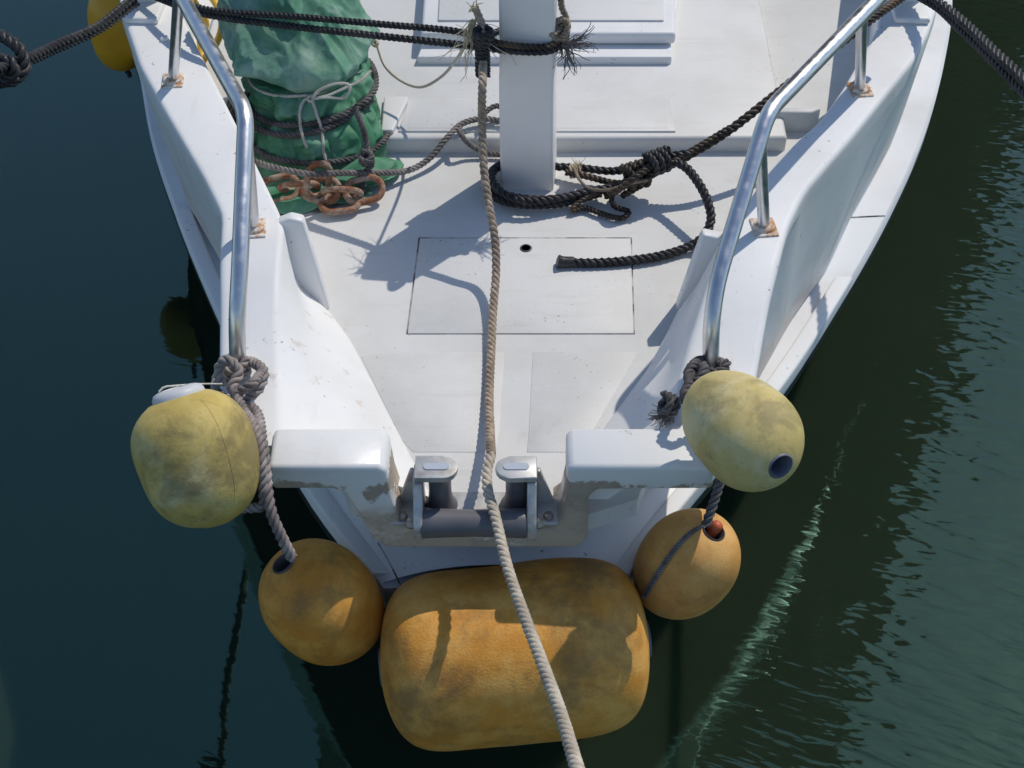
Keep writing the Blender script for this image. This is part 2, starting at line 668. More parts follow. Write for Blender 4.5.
LD = curve([(329, 311), (352, 342), (378, 392), (413, 460), (422, 478)], DECK)
RD = curve([(672, 322), (649, 367), (602, 430), (580, 470), (574, 482)], DECK)
LS = curve([(306, 313), (313, 332), (325, 375), (341, 428), (350, 450)], 1.10)
RS = curve([(684, 325), (673, 360), (650, 415), (640, 440)], 1.10)
Y_KNEE = P(328, 310, DECK).y

ys = [2.17 + .03 * i for i in range(50)]
while ys[-1] < AFT:
    ys.append(ys[-1] + .15)


def bulwark(side):
    bm = bmesh.new()
    rows = []
    Co, Ci, I, O, D, S = (LCo, LCi, LI, LO, LD, LS) if side < 0 else (RCo, RCi, RI, RO, RD, RS)
    for y in ys:
        z = zc(y)
        xi, xo = Ci(y), Co(y)
        if y < Y_KNEE:
            xd, xs, zs = D(y), S(y), 1.10
            if side * (xs - xi) > -.005:
                xs = xi - side * .005
        else:
            xd, xs, zs = xi, xi, 1.15
        xb = I(y)
        xb = min(side * xb, side * O(y) - .012) * side if y > 3.0 else xb
        fl = min(1, max(0, (2.95 - y) / .35))
        xw = xi - side * .02 if y < 3.4 else xo
        xw = xo + (xw - xo) * fl
        if fl > 0:
            xb = xb if side * (xb - xw) < .10 else xw + side * .10
        zb = LEDGE + .24 * min(1, max(0, (2.46 - y) / .26))
        pts = [Vector((xd, y, max(.80, zb + .002))), Vector((xd, y, DECK + .004)), Vector((xs, y, zs)), Vector((xi, y, z)), Vector((xo, y, z)),
               Vector((xo, y, z - .055)), Vector((xw, y, z - .075)), Vector((xb, y, zb + .003)), Vector((xb - side * .06, y, zb - .03))]
        rows.append(fillet(pts, [0, .012, .05, .016, .020, .012, .02, .025, 0]))
    grid(bm, rows, close_u=True, cap=True)
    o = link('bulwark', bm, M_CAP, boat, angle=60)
    return o


bulwark(-1)
bulwark(1)

# hull: rubbing ledge on top, flared topsides below it
bm = bmesh.new()
Y0 = P(384, 588, LEDGE).y


def hull_ring(y, s):
    out = []
    l, r = LO(y), RO(y)
    cx = (l + r) / 2
    k = min(1, max(0, (y - Y0) / 3.0))
    dy = .30 * (1 - k) ** 1.5
    f = .50 + .36 * k ** .8
    sec = []
    for (fx, z, sh) in ((0, -.45, 1.5), (f * .55, -.42, 1.45), (f, -.02, 1.0), (f * .7 + .3, .35, .5), (.985, .62, .08), (.985, .645, .06), (1.0, .655, 0.0), (1.0, LEDGE - .012, 0.0), (.992, LEDGE, 0.0)):
        sec.append((fx, z, sh * dy))
    left = [Vector((cx + (l - cx) * fx, y + d, z)) for fx, z, d in sec]
    right = [Vector((cx + (r - cx) * fx, y + d, z)) for fx, z, d in sec]
    return left[::-1] + right[1:]


hy = [Y0, Y0 + .01] + [Y0 + .06 * i for i in range(1, 50)]
while hy[-1] < AFT:
    hy.append(hy[-1] + .25)
grid(bm, [hull_ring(y, 1) for y in hy], close_u=True, cap=True)
hull = link('hull', bm, M_HULL, boat, angle=38)

# foredeck under the beam, rising to the underside of the bow beam
bm = bmesh.new()
rows = []
for i in range(14):
    y = Y0 + .012 + (2.62 - Y0) * i / 13
    l, r = LO(y), RO(y)
    cx = (l + r) / 2
    k = min(1, max(0, (y - Y0) / (2.10 - Y0)))
    row = []
    for j in range(17):
        s = -1 + j / 8
        hgt = (1 - abs(s) ** 2.2) * (.075 + .05 * k)
        row.append((cx + (r - l) / 2 * s * .985, y, LEDGE + .004 + hgt))
    rows.append(row)
grid(bm, rows)
fore = link('foredeck', bm, M_WHITE, boat)
bm = bmesh.new()                                   # seam between rubbing ledge and foredeck
add_tube(bm, [P(378, 543, .80), P(389, 562, .795), P(402, 588, .785)], .0022, 6, .02)
link('seam', bm, M_SEAM, boat)

# outer toe strip along the right and left rubbing ledge
def strip(f, side, ya, yb, name):
    bm = bmesh.new()
    rows = []
    n = 26
    for i in range(n + 1):
        y = ya + (yb - ya) * i / n
        x = f(y)
        w = .052
        sec = [Vector((x + side * .003, y, LEDGE - .03)), Vector((x + side * .006, y, LEDGE + .022)), Vector((x - side * w, y, LEDGE + .022)), Vector((x - side * (w + .004), y, LEDGE - .02))]
        rows.append(fillet(sec, [0, .012, .01, 0], 3))
    grid(bm, rows, close_u=True, cap=True)
    link(name, bm, M_STRIP, boat, angle=50)


strip(RO, 1, Y0 + .03, P(838, 282, LEDGE).y, 'toe_rail')
strip(LO, -1, Y0 + .03, P(183, 214, LEDGE).y, 'toe_rail')
bm = bmesh.new()
yy = P(848, 218, LEDGE).y
add_tube(bm, [Vector((RI(yy) - .03, yy, LEDGE + .002)), Vector((RO(yy) - .004, yy + .01, LEDGE + .002)), Vector((RO(yy) + .002, yy + .01, LEDGE - .07))], .0018, 6, None)
link('seam', bm, M_SEAM, boat)

# deck
bm = bmesh.new()
left = [(LCi(y) - .04 if y > Y_KNEE else min(LD(y), LS(y)) - .03, y) for y in ys]
right = [(RCi(y) + .04 if y > Y_KNEE else max(RD(y), RS(y)) + .03, y) for y in ys]
yfd = 2.105
outline = [(P(405, 505, DECK).x, yfd), (P(570, 505, DECK).x, yfd)] + right + left[::-1]
prism(bm, outline, DECK - .06, DECK)
deck = link('deck', bm, M_DECK, boat, smooth=False)


def sheet(name, corners, z, m, th=.003, bevel=.0015, parent=None):
    bm = bmesh.new()
    top = [P(a, b, z) for a, b in corners]
    slab(bm, [Vector((p.x, p.y, z - th - .004)) for p in top], top)
    return link(name, bm, m, parent or boat, bevel=bevel, seg=2)


# moulded non-skid panels on the fore deck
sheet('nonskid_panel', [(402, 352), (361, 356), (402, 440), (413, 452), (495, 452), (499, 432), (504, 352)], DECK + .0012, M_NONSKID, .001, .0006)
sheet('nonskid_panel', [(533, 352), (529, 432), (527, 452), (570, 452), (592, 432), (638, 352)], DECK + .0012, M_NONSKID, .001, .0006)
# hatch lid flush in the deck with a grimy gap around it
sheet('hatch_gap', [(418.4, 237.2), (406.0, 334.1), (635.0, 334.1), (632.0, 237.2)], DECK + .0012, M_SEAM)
hatch = sheet('deck_hatch', [(420, 238.2), (407.6, 333.2), (633.6, 333.2), (630.6, 238.2)], DECK + .0035, M_NONSKID, .003, .0012)
bm = bmesh.new()
c = P(526, 248, DECK + .0048)
lathe(bm, [(0, .0001), (0, .013), (.0012, .0135), (.0012, .0165), (0, .0175)], 24, Matrix.Translation(c))
link('drain_ring', bm, M_SEAM, boat)

# gusset knees between bulwark and deck
def knee(pa, name='gusset'):
    bm = bmesh.new()
    pts = [PY(a, b, Y_KNEE) for a, b in pa]
    slab(bm, pts, [p + Vector((0, .035, 0)) for p in pts])
    link(name, bm, M_WHITE, boat, bevel=.008)


knee([(277, 224), (290, 219), (303, 222), (330, 311), (285, 311)])
knee([(735, 236), (721, 239), (703, 235), (672, 322), (716, 322)])

# raised after deck with a step, moulded panel, coaming
def block(name, corners_top, z0, z1, m, bevel=.01, lean=0.0):
    bm = bmesh.new()
    top = [P(a, b, z1) for a, b in corners_top]
    slab(bm, [Vector((p.x, p.y, z0)) for p in top], top)
    return link(name, bm, m, boat, bevel=bevel)


top = DECK + .055
blk = bmesh.new()
fl, frr = P(372, 139, top), P(788, 137, top)
slab(blk, [Vector((fl.x - .6, fl.y, DECK - .02)), Vector((frr.x, frr.y, DECK - .02)), Vector((frr.x + .12, 8.8, DECK - .02)), Vector((fl.x - .6, 8.8, DECK - .02))],
     [Vector((fl.x - .6, fl.y, top)), Vector((frr.x, frr.y, top)), Vector((frr.x + .12, 8.8, top)), Vector((fl.x - .6, 8.8, top))])
link('raised_deck', blk, M_DECK, boat, bevel=.014)
sheet('moulded_panel', [(409, 98), (398, 131), (676, 131), (671, 98)], top + .006, M_DECK, .006, .004)
sheet('moulded_panel', [(417, 101), (407, 128), (668, 128), (664, 101)], top + .0068, M_NONSKID, .001, .0006)
block('deck_lug', [(384, 96), (381, 130), (393, 130), (409, 96)], top - .01, top + .018, M_DECK, .006)
block('deck_lug', [(777, 107), (774, 112), (812, 112), (822, 107)], DECK - .01, top + .02, M_DECK, .008)
hz = top + .075
block('coaming_flange', [(424, 40), (417, 57), (672, 57), (671, 40), (700, -120), (440, -120)], top - .01, top + .028, M_WHITE, .006)
block('hatch_cover', [(432, -110), (421, 33), (676, 33), (672, -110)], top + .03, hz, M_WHITE, .012)
block('moulded_panel', [(445, -110), (438, 20), (664, 20), (662, -110)], hz - .004, hz + .007, M_DECK, .004)

# samson post
pw, pdp = .160, .13
pb = P(529, 190, DECK)
bm = bmesh.new()
POST_TOP = 1.735
rows = []
for k in range(22):
    z = DECK - .01 + (POST_TOP - DECK + .01) * k / 21
    wob = .003 * math.sin(z * 9) + (.003 if z > 1.4 else 0)
    s = 1.0 - .06 * (z - DECK)
    corners = []
    for (sx, sy) in ((-1, -1), (1, -1), (1, 1), (-1, 1)):
        corners.append((sx * (pw / 2 * s), sy * pdp / 2 * s))
    ring = []
    rr = .012
    for i in range(4):
        sx, sy = ((-1, -1), (1, -1), (1, 1), (-1, 1))[i]
        for q in range(4):
            a = PI * (1 + i * .5) + PI / 2 * q / 3
            lx = sx * (pw / 2 * s - rr) + rr * math.cos(a)
            ly = sy * (pdp / 2 * s - rr) + rr * math.sin(a)
            ca, sa = math.cos(YAW * 2.6), math.sin(YAW * 2.6)
            ring.append((pb.x - .012 * (z - DECK) + wob * .4 + lx * ca - ly * sa, pb.y + pdp / 2 + lx * sa + ly * ca, z))
    rows.append(ring)
grid(bm, rows, close_u=True, cap=True)
post = link('samson_post', bm, M_POST, boat, angle=50)

# bow beam: one thick bent plate with a dip in the middle for the roller
YB = 2.09


def FX(px, py, z=None):
    q = PY(px, py, YB)
    return (q.x, q.z)


zt = 1.205
x_l, x_r = PY(268, 470, YB).x, PY(716, 470, YB).x
prof = [(x_l, zt), (PY(378, 470, YB).x, zt), (PY(386, 470, YB).x, zt - .012), FX(392, 500), FX(400, 522), FX(410, 529),
        FX(548, 529), FX(562, 520), FX(567, 500), (PY(567, 470, YB).x, zt - .012), (PY(575, 470, YB).x, zt), (x_r, zt),
        (x_r, 1.126), FX(598, 491), FX(589, 499), FX(588, 540), FX(578, 549), FX(388, 549), FX(372, 540), FX(356, 512), FX(344, 494), FX(332, 490), (x_l, 1.126)]
bm = bmesh.new()
slab(bm, [Vector((x, YB, z)) for x, z in prof], [Vector((x, YB + .125, z)) for x, z in prof])
beam = link('bow_beam', bm, M_BEAM, boat, bevel=.013, seg=4)

# bow roller fairlead
roller = bpy.data.objects.new('bow_roller', None)
roller.location = P(475, 525, DECK)
col.objects.link(roller)
roller.parent = boat
RB = roller


def rlink(name, bm, m, **k):
    o = link(name, bm, m, None, **k)
    o.parent = RB
    o.matrix_parent_inverse = Matrix.Translation(RB.location).inverted()
    return o


zp = 1.152


def top_plate(px0, px1, inner_right):
    bm = bmesh.new()
    a, b = P(px0, 478, zp), P(px1, 458, zp)
    x0, x1, y0, y1 = a.x, b.x, a.y, b.y + .008
    r = (y1 - y0) * .48
    pts = []
    if inner_right:
        pts = [(x0, y0), (x1 - r, y0)] + [(x1 - r + r * math.sin(t * PI / 8), (y0 + r) - r * math.cos(t * PI / 8)) for t in range(1, 9)] + [(x1 - r, y1), (x0, y1)]
    else:
        pts = [(x1, y0), (x1, y1), (x0 + r, y1)] + [(x0 + r - r * math.sin(t * PI / 8), (y0 + r) + r * math.cos(t * PI / 8)) for t in range(1, 9)] + [(x0 + r, y0)]
    prism(bm, pts, zp - .016, zp)
    rlink('top_plate', bm, M_CAST, bevel=.004)
    cx, cy = (x0 + x1) / 2, (y0 + y1) / 2
    bm = bmesh.new()
    w, h = .030, .010
    pts = [(cx + sgn * (w - h) + h * math.cos(t), cy + h * math.sin(t)) for sgn, ts in ((1, [-PI / 2 + PI * i / 8 for i in range(9)]), (-1, [PI / 2 + PI * i / 8 for i in range(9)])) for t in ts]
    prism(bm, pts, zp - .002, zp + .0025)
    rlink('badge', bm, M_DECAL)
    return cx, cy


lc = top_plate(414, 458, True)
rc = top_plate(495, 537, False)


def spool(cx, cy):
    bm = bmesh.new()
    lathe(bm, [(1.0, .001), (1.0, .038), (1.012, .040), (1.018, .037), (1.03, .030), (1.06, .0265), (1.095, .0265), (1.12, .030), (1.130, .036), (1.137, .036), (1.137, .001)],
          32, Matrix.Translation((cx, cy, 0)))
    rlink('roller', bm, M_ROLLER)


spool(lc[0] + .006, lc[1] + .004)
spool(rc[0] + .002, rc[1] + .004)
bm = bmesh.new()
a, b = PY(421, 522, 2.07), PY(527, 522, 2.07)
L = b.x - a.x
lathe(bm, [(0, .001), (0, .033), (.006, .036), (.03, .0345), (L * .5, .0315), (L - .03, .0345), (L - .006, .036), (L, .033), (L, .001)], 40, axis_matrix(Vector((a.x, 2.07, 1.032)), (1, 0, 0)))
rlink('roller', bm, M_ROLLER)
for px, sgn in ((417, -1), (532, 1)):
    bm = bmesh.new()
    x = PY(px, 500, 2.07).x
    sec = [(2.042, .998), (2.036, 1.03), (2.044, 1.06), (2.085, 1.09), (2.10, zp - .018), (2.165, zp - .018), (2.175, 1.0)]
    slab(bm, [Vector((x - .011, y, z)) for y, z in sec], [Vector((x + .011, y, z)) for y, z in sec])
    rlink('cheek_plate', bm, M_CAST, bevel=.004)
    bm = bmesh.new()
    xo = x + sgn * .012
    tri = [(xo, 1.0), (xo + sgn * .045, 1.0), (xo + sgn * .008, zp - .03), (xo, zp - .03)]
    slab(bm, [Vector((q, 2.150, z)) for q, z in tri], [Vector((q, 2.165, z)) for q, z in tri])
    box(bm, (xo + sgn * .026, 2.125, 1.004), (.05, .075, .012))
    rlink('side_gusset', bm, M_CAST, bevel=.003)
    for (yy, zz) in ((2.105, 1.017),):
        bm = bmesh.new()
        lathe(bm, [(0, .001), (0, .0125), (.009, .0125), (.011, .009), (.011, .001)], 6, Matrix.Translation((xo + sgn * .028, yy, zz - .006)))
        rlink('bolt', bm, M_BOLT, bevel=.001)
    bm = bmesh.new()
    lathe(bm, [(0, .001), (0, .0145), (.010, .0145), (.016, .011), (.016, .001)], 6, axis_matrix(Vector((xo, 2.068, 1.034)), (sgn, 0, 0)))
    rlink('bolt', bm, M_BOLT, bevel=.001)
bm = bmesh.new()
q0, q1 = P(408, 520, DECK).x, P(552, 520, DECK).x
box(bm, ((q0 + q1) / 2, 2.14, 1.000), (q1 - q0 - .02, .10, .008))
rlink('base_plate', bm, M_CAST, bevel=.002)

# pulpit rails with stanchions
RZ = 1.635


def rail(pts, feet, name):
    bm = bmesh.new()
    q = [Vector(p) for p in pts]
    sm = fillet(q, [.0] + [.05] * (len(q) - 2) + [0], 6)
    add_tube(bm, sm, .0205, 20, None)
    ro = link('pulpit_rail', bm, M_STEEL, boat, angle=60)
    for (fx, fy, tx, ty) in feet:
        f = PC(fx, fy)
        # the stanchion meets the rail tube above it
        want = PY(tx, ty, 1)
        best = min(((a + (b - a) * (k / 20)) for a, b in zip(sm, sm[1:]) for k in range(21)), key=lambda v: abs((CAM_H - v.z) / v.y - (CAM_H - want.z)))
        bm = bmesh.new()
        add_tube(bm, [f + Vector((0, 0, .0)), best - Vector((0, 0, .006))], .0155, 16, None)
        s = link('stanchion', bm, M_STEEL, boat, angle=60)
        bm = bmesh.new()
        box(bm, f + Vector((0, 0, .002)), (.062, .075, .006), rz=.1)
        lathe(bm, [(.005, .03), (.012, .027), (.016, .019), (.016, .016)], 20, Matrix.Translation(f))
        b = link('base_plate', bm, M_RUSTPLATE, None, bevel=.002)
        b.parent = s


rail([P(150, -60, RZ), P(246, 113, RZ), PY(240, 265, 2.52), PY(237, 318, 2.44), PY(238, 372, 2.405)], [(173, 81, 168, -6), (254, 229, 246, 128)], 'l')
rail([P(935, -60, RZ), P(768, 112, RZ), PY(717, 282, 2.50), PY(711, 325, 2.43), PY(711, 374, 2.40)], [(860, 90, 855, 14), (764, 228, 758, 140)], 'r')

# chocks on the caps
def chock(px, py):
    c = PC(px, py)
    bm = bmesh.new()
    box(bm, c + Vector((0, 0, .010)), (.11, .15, .022), rz=YAW)
    box(bm, c + Vector((0, .06, .085)), (.085, .07, .15), rz=YAW)
    box(bm, c + Vector((0, .06, .165)), (.11, .10, .02), rz=YAW)
    link('fairlead_chock', bm, M_WHITE, boat, bevel=.009)
    return c


CL = chock(146, 12)
CR = chock(908, 12)
bm = bmesh.new()
box(bm, PC(158, 40) + Vector((0.02, 0, .006)), (.02, .02, .012))
link('deck_stud', bm, M_WHITE, boat, bevel=.003)

# ------------------------------------------------------------------ fenders and floats
def buoy_profile(R_, Lh, e=2.3, hole=.026, depth=.05):
    prof = []
    n = 26
    tmax = (1 - (hole * 1.25 / R_) ** 2.1) ** (1 / e)
    for i in range(n + 1):
        t = -tmax + 2 * tmax * i / n
        prof.append((Lh * t, R_ * (1 - abs(t) ** e) ** (1 / 2.1) * (1 + .06 * t)))
    z = prof[-1][0]
    end = [(z + .001, hole * 1.1), (z - .02, hole * 1.08), (z - depth - .02, hole * .9), (z - depth - .02, .001)]
    z0 = prof[0][0]
    start = [(z0 + depth + .02, .001), (z0 + depth + .02, hole * .9), (z0 + .02, hole * 1.08), (z0 - .001, hole * 1.1)]
    return start + prof + end


SEAM_A = 2.0


def buoy(name, px, py, zf, R_, Lh, axis, m, label, group, e=2.3, seed=1, hole=.026, oval=1.0, sm=None, seam=False):
    c = PD(px, py, zf)
    o_ = thing(name, c, label, 'fender', group)
    bm = bmesh.new()
    lathe(bm, buoy_profile(R_, Lh, e, hole), 56, axis_matrix(c, axis), .012, 7, oval, seed)
    b = link('body', bm, m, o_, angle=70)
    # moulding seam as a low ridge
    M = axis_matrix(c, axis)
    bm = bmesh.new()
    pr = [p for p in buoy_profile(R_, Lh, e, hole)[4:-4]]
    for a in (SEAM_A, SEAM_A + PI):
        pts = []
        for t_, r_ in pr[2:-2]:
            v = Vector((r_ * math.cos(a), r_ * math.sin(a) * oval, t_))
            d = noise.noise(v * 7 + Vector((seed, seed * 2.3, 5))) * .012
            v = v * (1 + d / max(.05, v.length) * .5)
            pts.append(M @ (v * .9945))
        add_tube(bm, pts, .0016, 6, None)
    if seam:
        link('moulding_seam', bm, m, o_)
    else:
        bm.free()
    zz = buoy_profile(R_, Lh, e, hole)[-4][0]
    for k in ((1,) if seam else (1, -1)):
        bm = bmesh.new()
        lathe(bm, [(k * (zz - .03), hole * 1.10), (k * (zz + .003), hole * 1.14), (k * (zz + .005), hole * 1.02), (k * (zz - .004), hole * .86), (k * (zz - .055), hole * .80), (k * (zz - .056), .001)], 28, M, cap=False)
        link('core_sleeve', bm, sm or M_SLEEVE, o_, angle=60)
    return o_, c, M, zz


def cam_axis(dx, dy, toward):
    """axis from image-plane offsets (right, down) and a share towards the viewer"""
    return Vector((dx, 0, 0)) + Vector((0, -SP, -CP)) * dy + Vector((0, -CP, SP)) * toward


G_SMALL = 'float fenders strung along the bow'
ul = buoy('float_fender', 198, 459, 3.02,   .1275, .152, cam_axis(-.26, -.92, .10), M_YELLOW_L,
          'dirty yellow float fender with pale grey end cap at the left rail end', G_SMALL, 2.7, 1.3, seam=True)
ur = buoy('float_fender', 740, 428, 2.98,   .1110, .160, cam_axis(.40, .47, .79), M_YELLOW_R,
          'pale yellow float fender with its open hole facing out at the right rail end', G_SMALL, 2.3, 4.2)
ll = buoy('float_fender', 323, 604, 3.42, .1380, .174, cam_axis(-.078, -.108, .100), M_ORANGE_L,
          'orange float fender hanging lower left with rope entering its dark top hole', G_SMALL, 2.3, 2.7, sm=M_DULL)
lr = buoy('float_fender', 685, 566, 3.46, .1205, .160, cam_axis(.055, -.098, .110), M_ORANGE_R,
          'tan orange float fender hanging lower right with grey cord around it and red plug', G_SMALL, 2.3, 8.1, sm=M_DULL)

# pale end cap of the upper left float
o_, c, M, zz = ul
bm = bmesh.new()
lathe(bm, [(zz - .016, .058), (zz - .003, .057), (zz + .006, .052), (zz + .010, .042), (zz + .012, .030), (zz + .002, .022)], 40, M)
link('end_cap', bm, M_FLANGE, o_, angle=50)
# small red plug at the lower right float
o_, c, M, zz = lr
bm = bmesh.new()
lathe(bm, [(zz - .02, .015), (zz + .014, .014), (zz + .020, .008), (zz + .021, .001)], 20, M @ Matrix.Translation((.012, -.004, 0)))
link('plug', bm, M_RED, o_, angle=60)

# large cylindrical fender
bc = PD(515, 653, 3.445)
big = thing('bow_fender', bc, 'large orange foam cylinder fender lying across the bow', 'fender')
bm = bmesh.new()
prof = []
LH, RB_ = .331, .222
for i in range(61):
    t = -1 + 2 * i / 60
    t = math.sin(t * PI / 2)
    prof.append((LH * t, RB_ * (max(0, 1 - abs(t) ** 6.5)) ** (1 / 2.1) * (1 - .035 * t * t)))
prof[0] = (-LH, .001)
prof[-1] = (LH, .001)
BM = axis_matrix(bc, (1, .115, .02))
lathe(bm, prof, 96, BM, .014, 5, 1, 3)
link('body', bm, M_BIG, big, angle=80)
for k in (-1, 1):
    bm = bmesh.new()
    lathe(bm, [(k * (LH - .02), .050), (k * (LH + .003), .046), (k * (LH + .003), .03), (k * (LH - .02), .028)], 24, BM, cap=False)
    link('end_ring', bm, M_SLEEVE, big)

# yellow floats hanging outside the left gunwale
def drop_float(px, py, zf, R_, Lh, label):
    c = PD(px, py, zf)
    o_ = thing('hanging_float', c, label, 'fender', 'bright yellow floats hanging outside the left gunwale')
    bm = bmesh.new()
    prof = [(Lh * math.sin(-PI / 2 + PI * i / 30), max(.001, R_ * (max(0, 1 - abs(math.sin(-PI / 2 + PI * i / 30)) ** 2.8)) ** (1 / 2.2))) for i in range(31)]
    lathe(bm, prof, 40, axis_matrix(c, (.05, .0, 1)))
    link('body', bm, M_FRESH, o_, angle=70)
    bm = bmesh.new()
    add_rope(bm, [c + Vector((0, 0, Lh + .12)), c + Vector((0, 0, Lh)), c + Vector((0, 0, -Lh)), c + Vector((.012, -.01, -Lh - .035))], .011)
    link('hanging_line', bm, M_BLACK, o_)


drop_float(117, 28, 5.28, .102, .172, 'bright yellow float with black tail hanging outside the left gunwale')
drop_float(113, -42, 5.3, .102, .172, 'bright yellow float just above another, cut off by the top of the picture')


# ------------------------------------------------------------------ ropes
def rope(name, pts, r, m, label, cat='rope', group=None, pitch=4.2, strands=3, wob=0, hand=1, taper=None):
    bm = bmesh.new()
    add_rope(bm, pts, r, pitch, strands, 6, wob, 0, hand, taper)
    o = link(name, bm, m, None, angle=70)
    return tag(o, label, cat, group)


def rope_part(name, parent, pts, r, m, **k):
    bm = bmesh.new()
    add_rope(bm, pts, r, **k)
    return link(name, bm, m, parent, angle=70)


def coil(c, ax1, ax2, r, turns, adv, start=0, n=14):
    """helix points round an axis ax1 x ax2"""
    ax = Vector(ax1).normalized()
    bx = Vector(ax2).normalized()
    w = ax.cross(bx)
    return [Vector(c) + (ax * math.cos(start + 2 * PI * i / n) + bx * math.sin(start + 2 * PI * i / n)) * r + w * adv * i / n for i in range(int(turns * n) + 1)]


YF = pb.y - .016        # rope line just in front of the post face
# tan bow line: from the splice on the post down to the deck, forward over the roller and up to the quay
tan = rope('bow_line', [PY(483, 30, YF - .02), PY(483, 58, YF - .03), P(482.5, 85, 1.48), P(482, 120, 1.37), P(484, 170, 1.26), P(489, 205, 1.19), P(495, 240, 1.12), P(496, 270, 1.075), P(493, 310, 1.035),
                        P(491, 350, 1.020), P(489, 400, 1.020), P(490, 432, 1.045), P(491, 455, 1.085)],
           .0126, M_TAN, 'long tan twisted line from the post down the deck and over the bow roller', pitch=4.2, hand=-1)
rope_part('outer_length', tan, [P(491, 455, 1.085), P(487, 470, 1.088), P(488, 492, 1.086), PY(494, 512, 2.056), PD(507, 566, 3.05), PD(522, 610, 2.90), PD(541, 660, 2.72), PD(561, 715, 2.52), PD(577, 768, 2.32), PD(606, 860, 2.0)],
          .0135, M_BUFF, pitch=4.4, hand=-1)
rope_part('splice', tan, coil(PY(483, 76, YF - .030), (1, 0, 0), (0, 1, 0), .0150, 9, .0125), .0078, M_BLACK, ns=5)
rope_part('splice', tan, coil(PY(484, 42, YF - .02), (1, 0, 0), (.0, 1, .35), .021, 3, .016), .0105, M_BLACK, ns=6)
rope_part('bitter_end', tan, [PY(486, 40, YF - .02), PY(482, 24, YF - .01), PY(475, 8, YF)], .0115, M_TAN, pitch=3.6, hand=-1)
bm = bmesh.new()
add_fibres(bm, PY(473, 22, YF), (-.1, -.1, -1), 46, .17, .10, .0014, 0)
add_fibres(bm, PY(475, 8, YF), (-.3, 0, 1), 14, .035, .4, .0014, 0)
link('frayed_fibres', bm, M_FIBRE, tan)

# black doubled breast line from the left chock to the post and round it
g_left = 'twin strands of the black line from the left chock'
zl = 1.40
tw = rope('breast_line', [CL + Vector((.02, .02, .075)), P(205, 9, 1.42), P(290, 16, 1.455), P(380, 24, 1.485), P(455, 31, 1.515), PY(478, 36, YF + .03), PY(490, 36, YF + .06)],
          .0108, M_BLACK, 'upper strand of the black line crossing the green bundle to the post', group=g_left)
loop_y = pb.y
rope('breast_line', [CL + Vector((.02, .0, .06)), P(205, 14, 1.405), P(290, 26, 1.43), P(380, 36, 1.465), P(455, 44, 1.49), PY(480, 47, YF - .004), PY(502, 50, YF - .004), PY(530, 52, YF - .006), PY(549, 51, YF - .003),
                     PY(561, 46, YF + .03), PY(566, 36, YF + .09), PY(563, 27, YF + .14), PY(540, 22, YF + .17), PY(510, 28, YF + .17), PY(492, 34, YF + .12)],
     .0115, M_BLACK, 'lower strand of the black line that wraps round the front of the post', group=g_left)
rope('turn_on_post', [PY(488, 40, YF + .06), PY(494, 42, YF + .004), PY(510, 45, YF - .004), PY(535, 47, YF - .004), PY(550, 46, YF), PY(561, 36, YF + .04), PY(561, 24, YF + .07)],
     .0105, M_BROWN, 'brown rope turn above the black wrap on the post front')
kn = rope('post_knot', coil(PY(560, 30, YF + .045), (.9, .1, .3), (0, .6, .8), .024, 2.6, .012) + [PY(566, 20, YF + .05), PY(562, 8, YF + .05), PY(560, -10, YF + .06)],
          .0100, M_TAN, 'tan knot with frayed grey tails on the right side of the post', 'knot', pitch=3.8)
bm = bmesh.new()
add_fibres(bm, PY(566, 44, YF + .02), (1, 0, .05), 40, .10, .09, .0013, .1)
add_fibres(bm, PY(565, 46, YF + .02), (.18, 0, -1), 30, .10, .16, .0013, 0)
link('frayed_fibres', bm, M_CHAR, kn)

# outside part of the breast line and the loop at its end
ob = rope('quay_line', [CL + Vector((-.02, .01, .055)), P(100, 25, 1.45), P(60, 43, 1.56), P(26, 59, 1.67), P(6, 66, 1.73), P(-60, 90, 1.95)], .0130, M_BLACK,
          'dark doubled quay line from the left chock out over the water', pitch=7.5)
rope_part('second_strand', ob, [CL + Vector((-.02, -.01, .035)), P(100, 30, 1.43), P(60, 48, 1.54), P(28, 62, 1.65), P(6, 70, 1.71), P(-60, 97, 1.93)], .0112, M_BLACK, pitch=7.5)
rope_part('eye_knot', ob, [P(-12, 30, 1.73), P(6, 38, 1.74), P(20, 50, 1.73), P(25, 66, 1.70), P(18, 78, 1.68), P(2, 82, 1.68), P(-10, 74, 1.70), P(-4, 62, 1.73), P(8, 60, 1.74), P(14, 70, 1.72), P(4, 80, 1.68), P(-12, 86, 1.66)], .0165, M_BLACK, pitch=4.5)

# heavy dark line from the right chock to the post foot
hv = rope('mooring_line', [CR + Vector((-.02, .0, .06)), P(868, 22, 1.38), P(836, 47, 1.34), P(800, 75, 1.29), P(765, 103, 1.24), P(730, 130, 1.19), P(700, 149, 1.15), P(672, 164, 1.11), P(645, 176, 1.08), P(610, 188, 1.05), P(575, 196, 1.035), P(540, 200, 1.03),
                           P(512, 197, 1.03), P(495, 190, 1.03), P(489, 178, 1.03), P(500, 166, 1.04), P(530, 160, 1.04)],
          .0150, M_BROWN, 'heavy brown black mooring line from the right chock to the foot of the post', pitch=4.6)
rope_part('return_strand', hv, [P(545, 166, 1.03), P(580, 168, 1.045), P(612, 171, 1.05), P(640, 166, 1.09), P(655, 156, 1.14), P(668, 156, 1.14), P(690, 153, 1.15)], .0135, M_BLACK, pitch=4.6)
rope_part('return_strand', hv, [P(566, 172, 1.05), P(590, 177, 1.055), P(615, 183, 1.06), P(640, 182, 1.08), P(662, 168, 1.12), P(690, 152, 1.15), P(730, 128, 1.20)], .0115, M_BROWN, pitch=4.2)
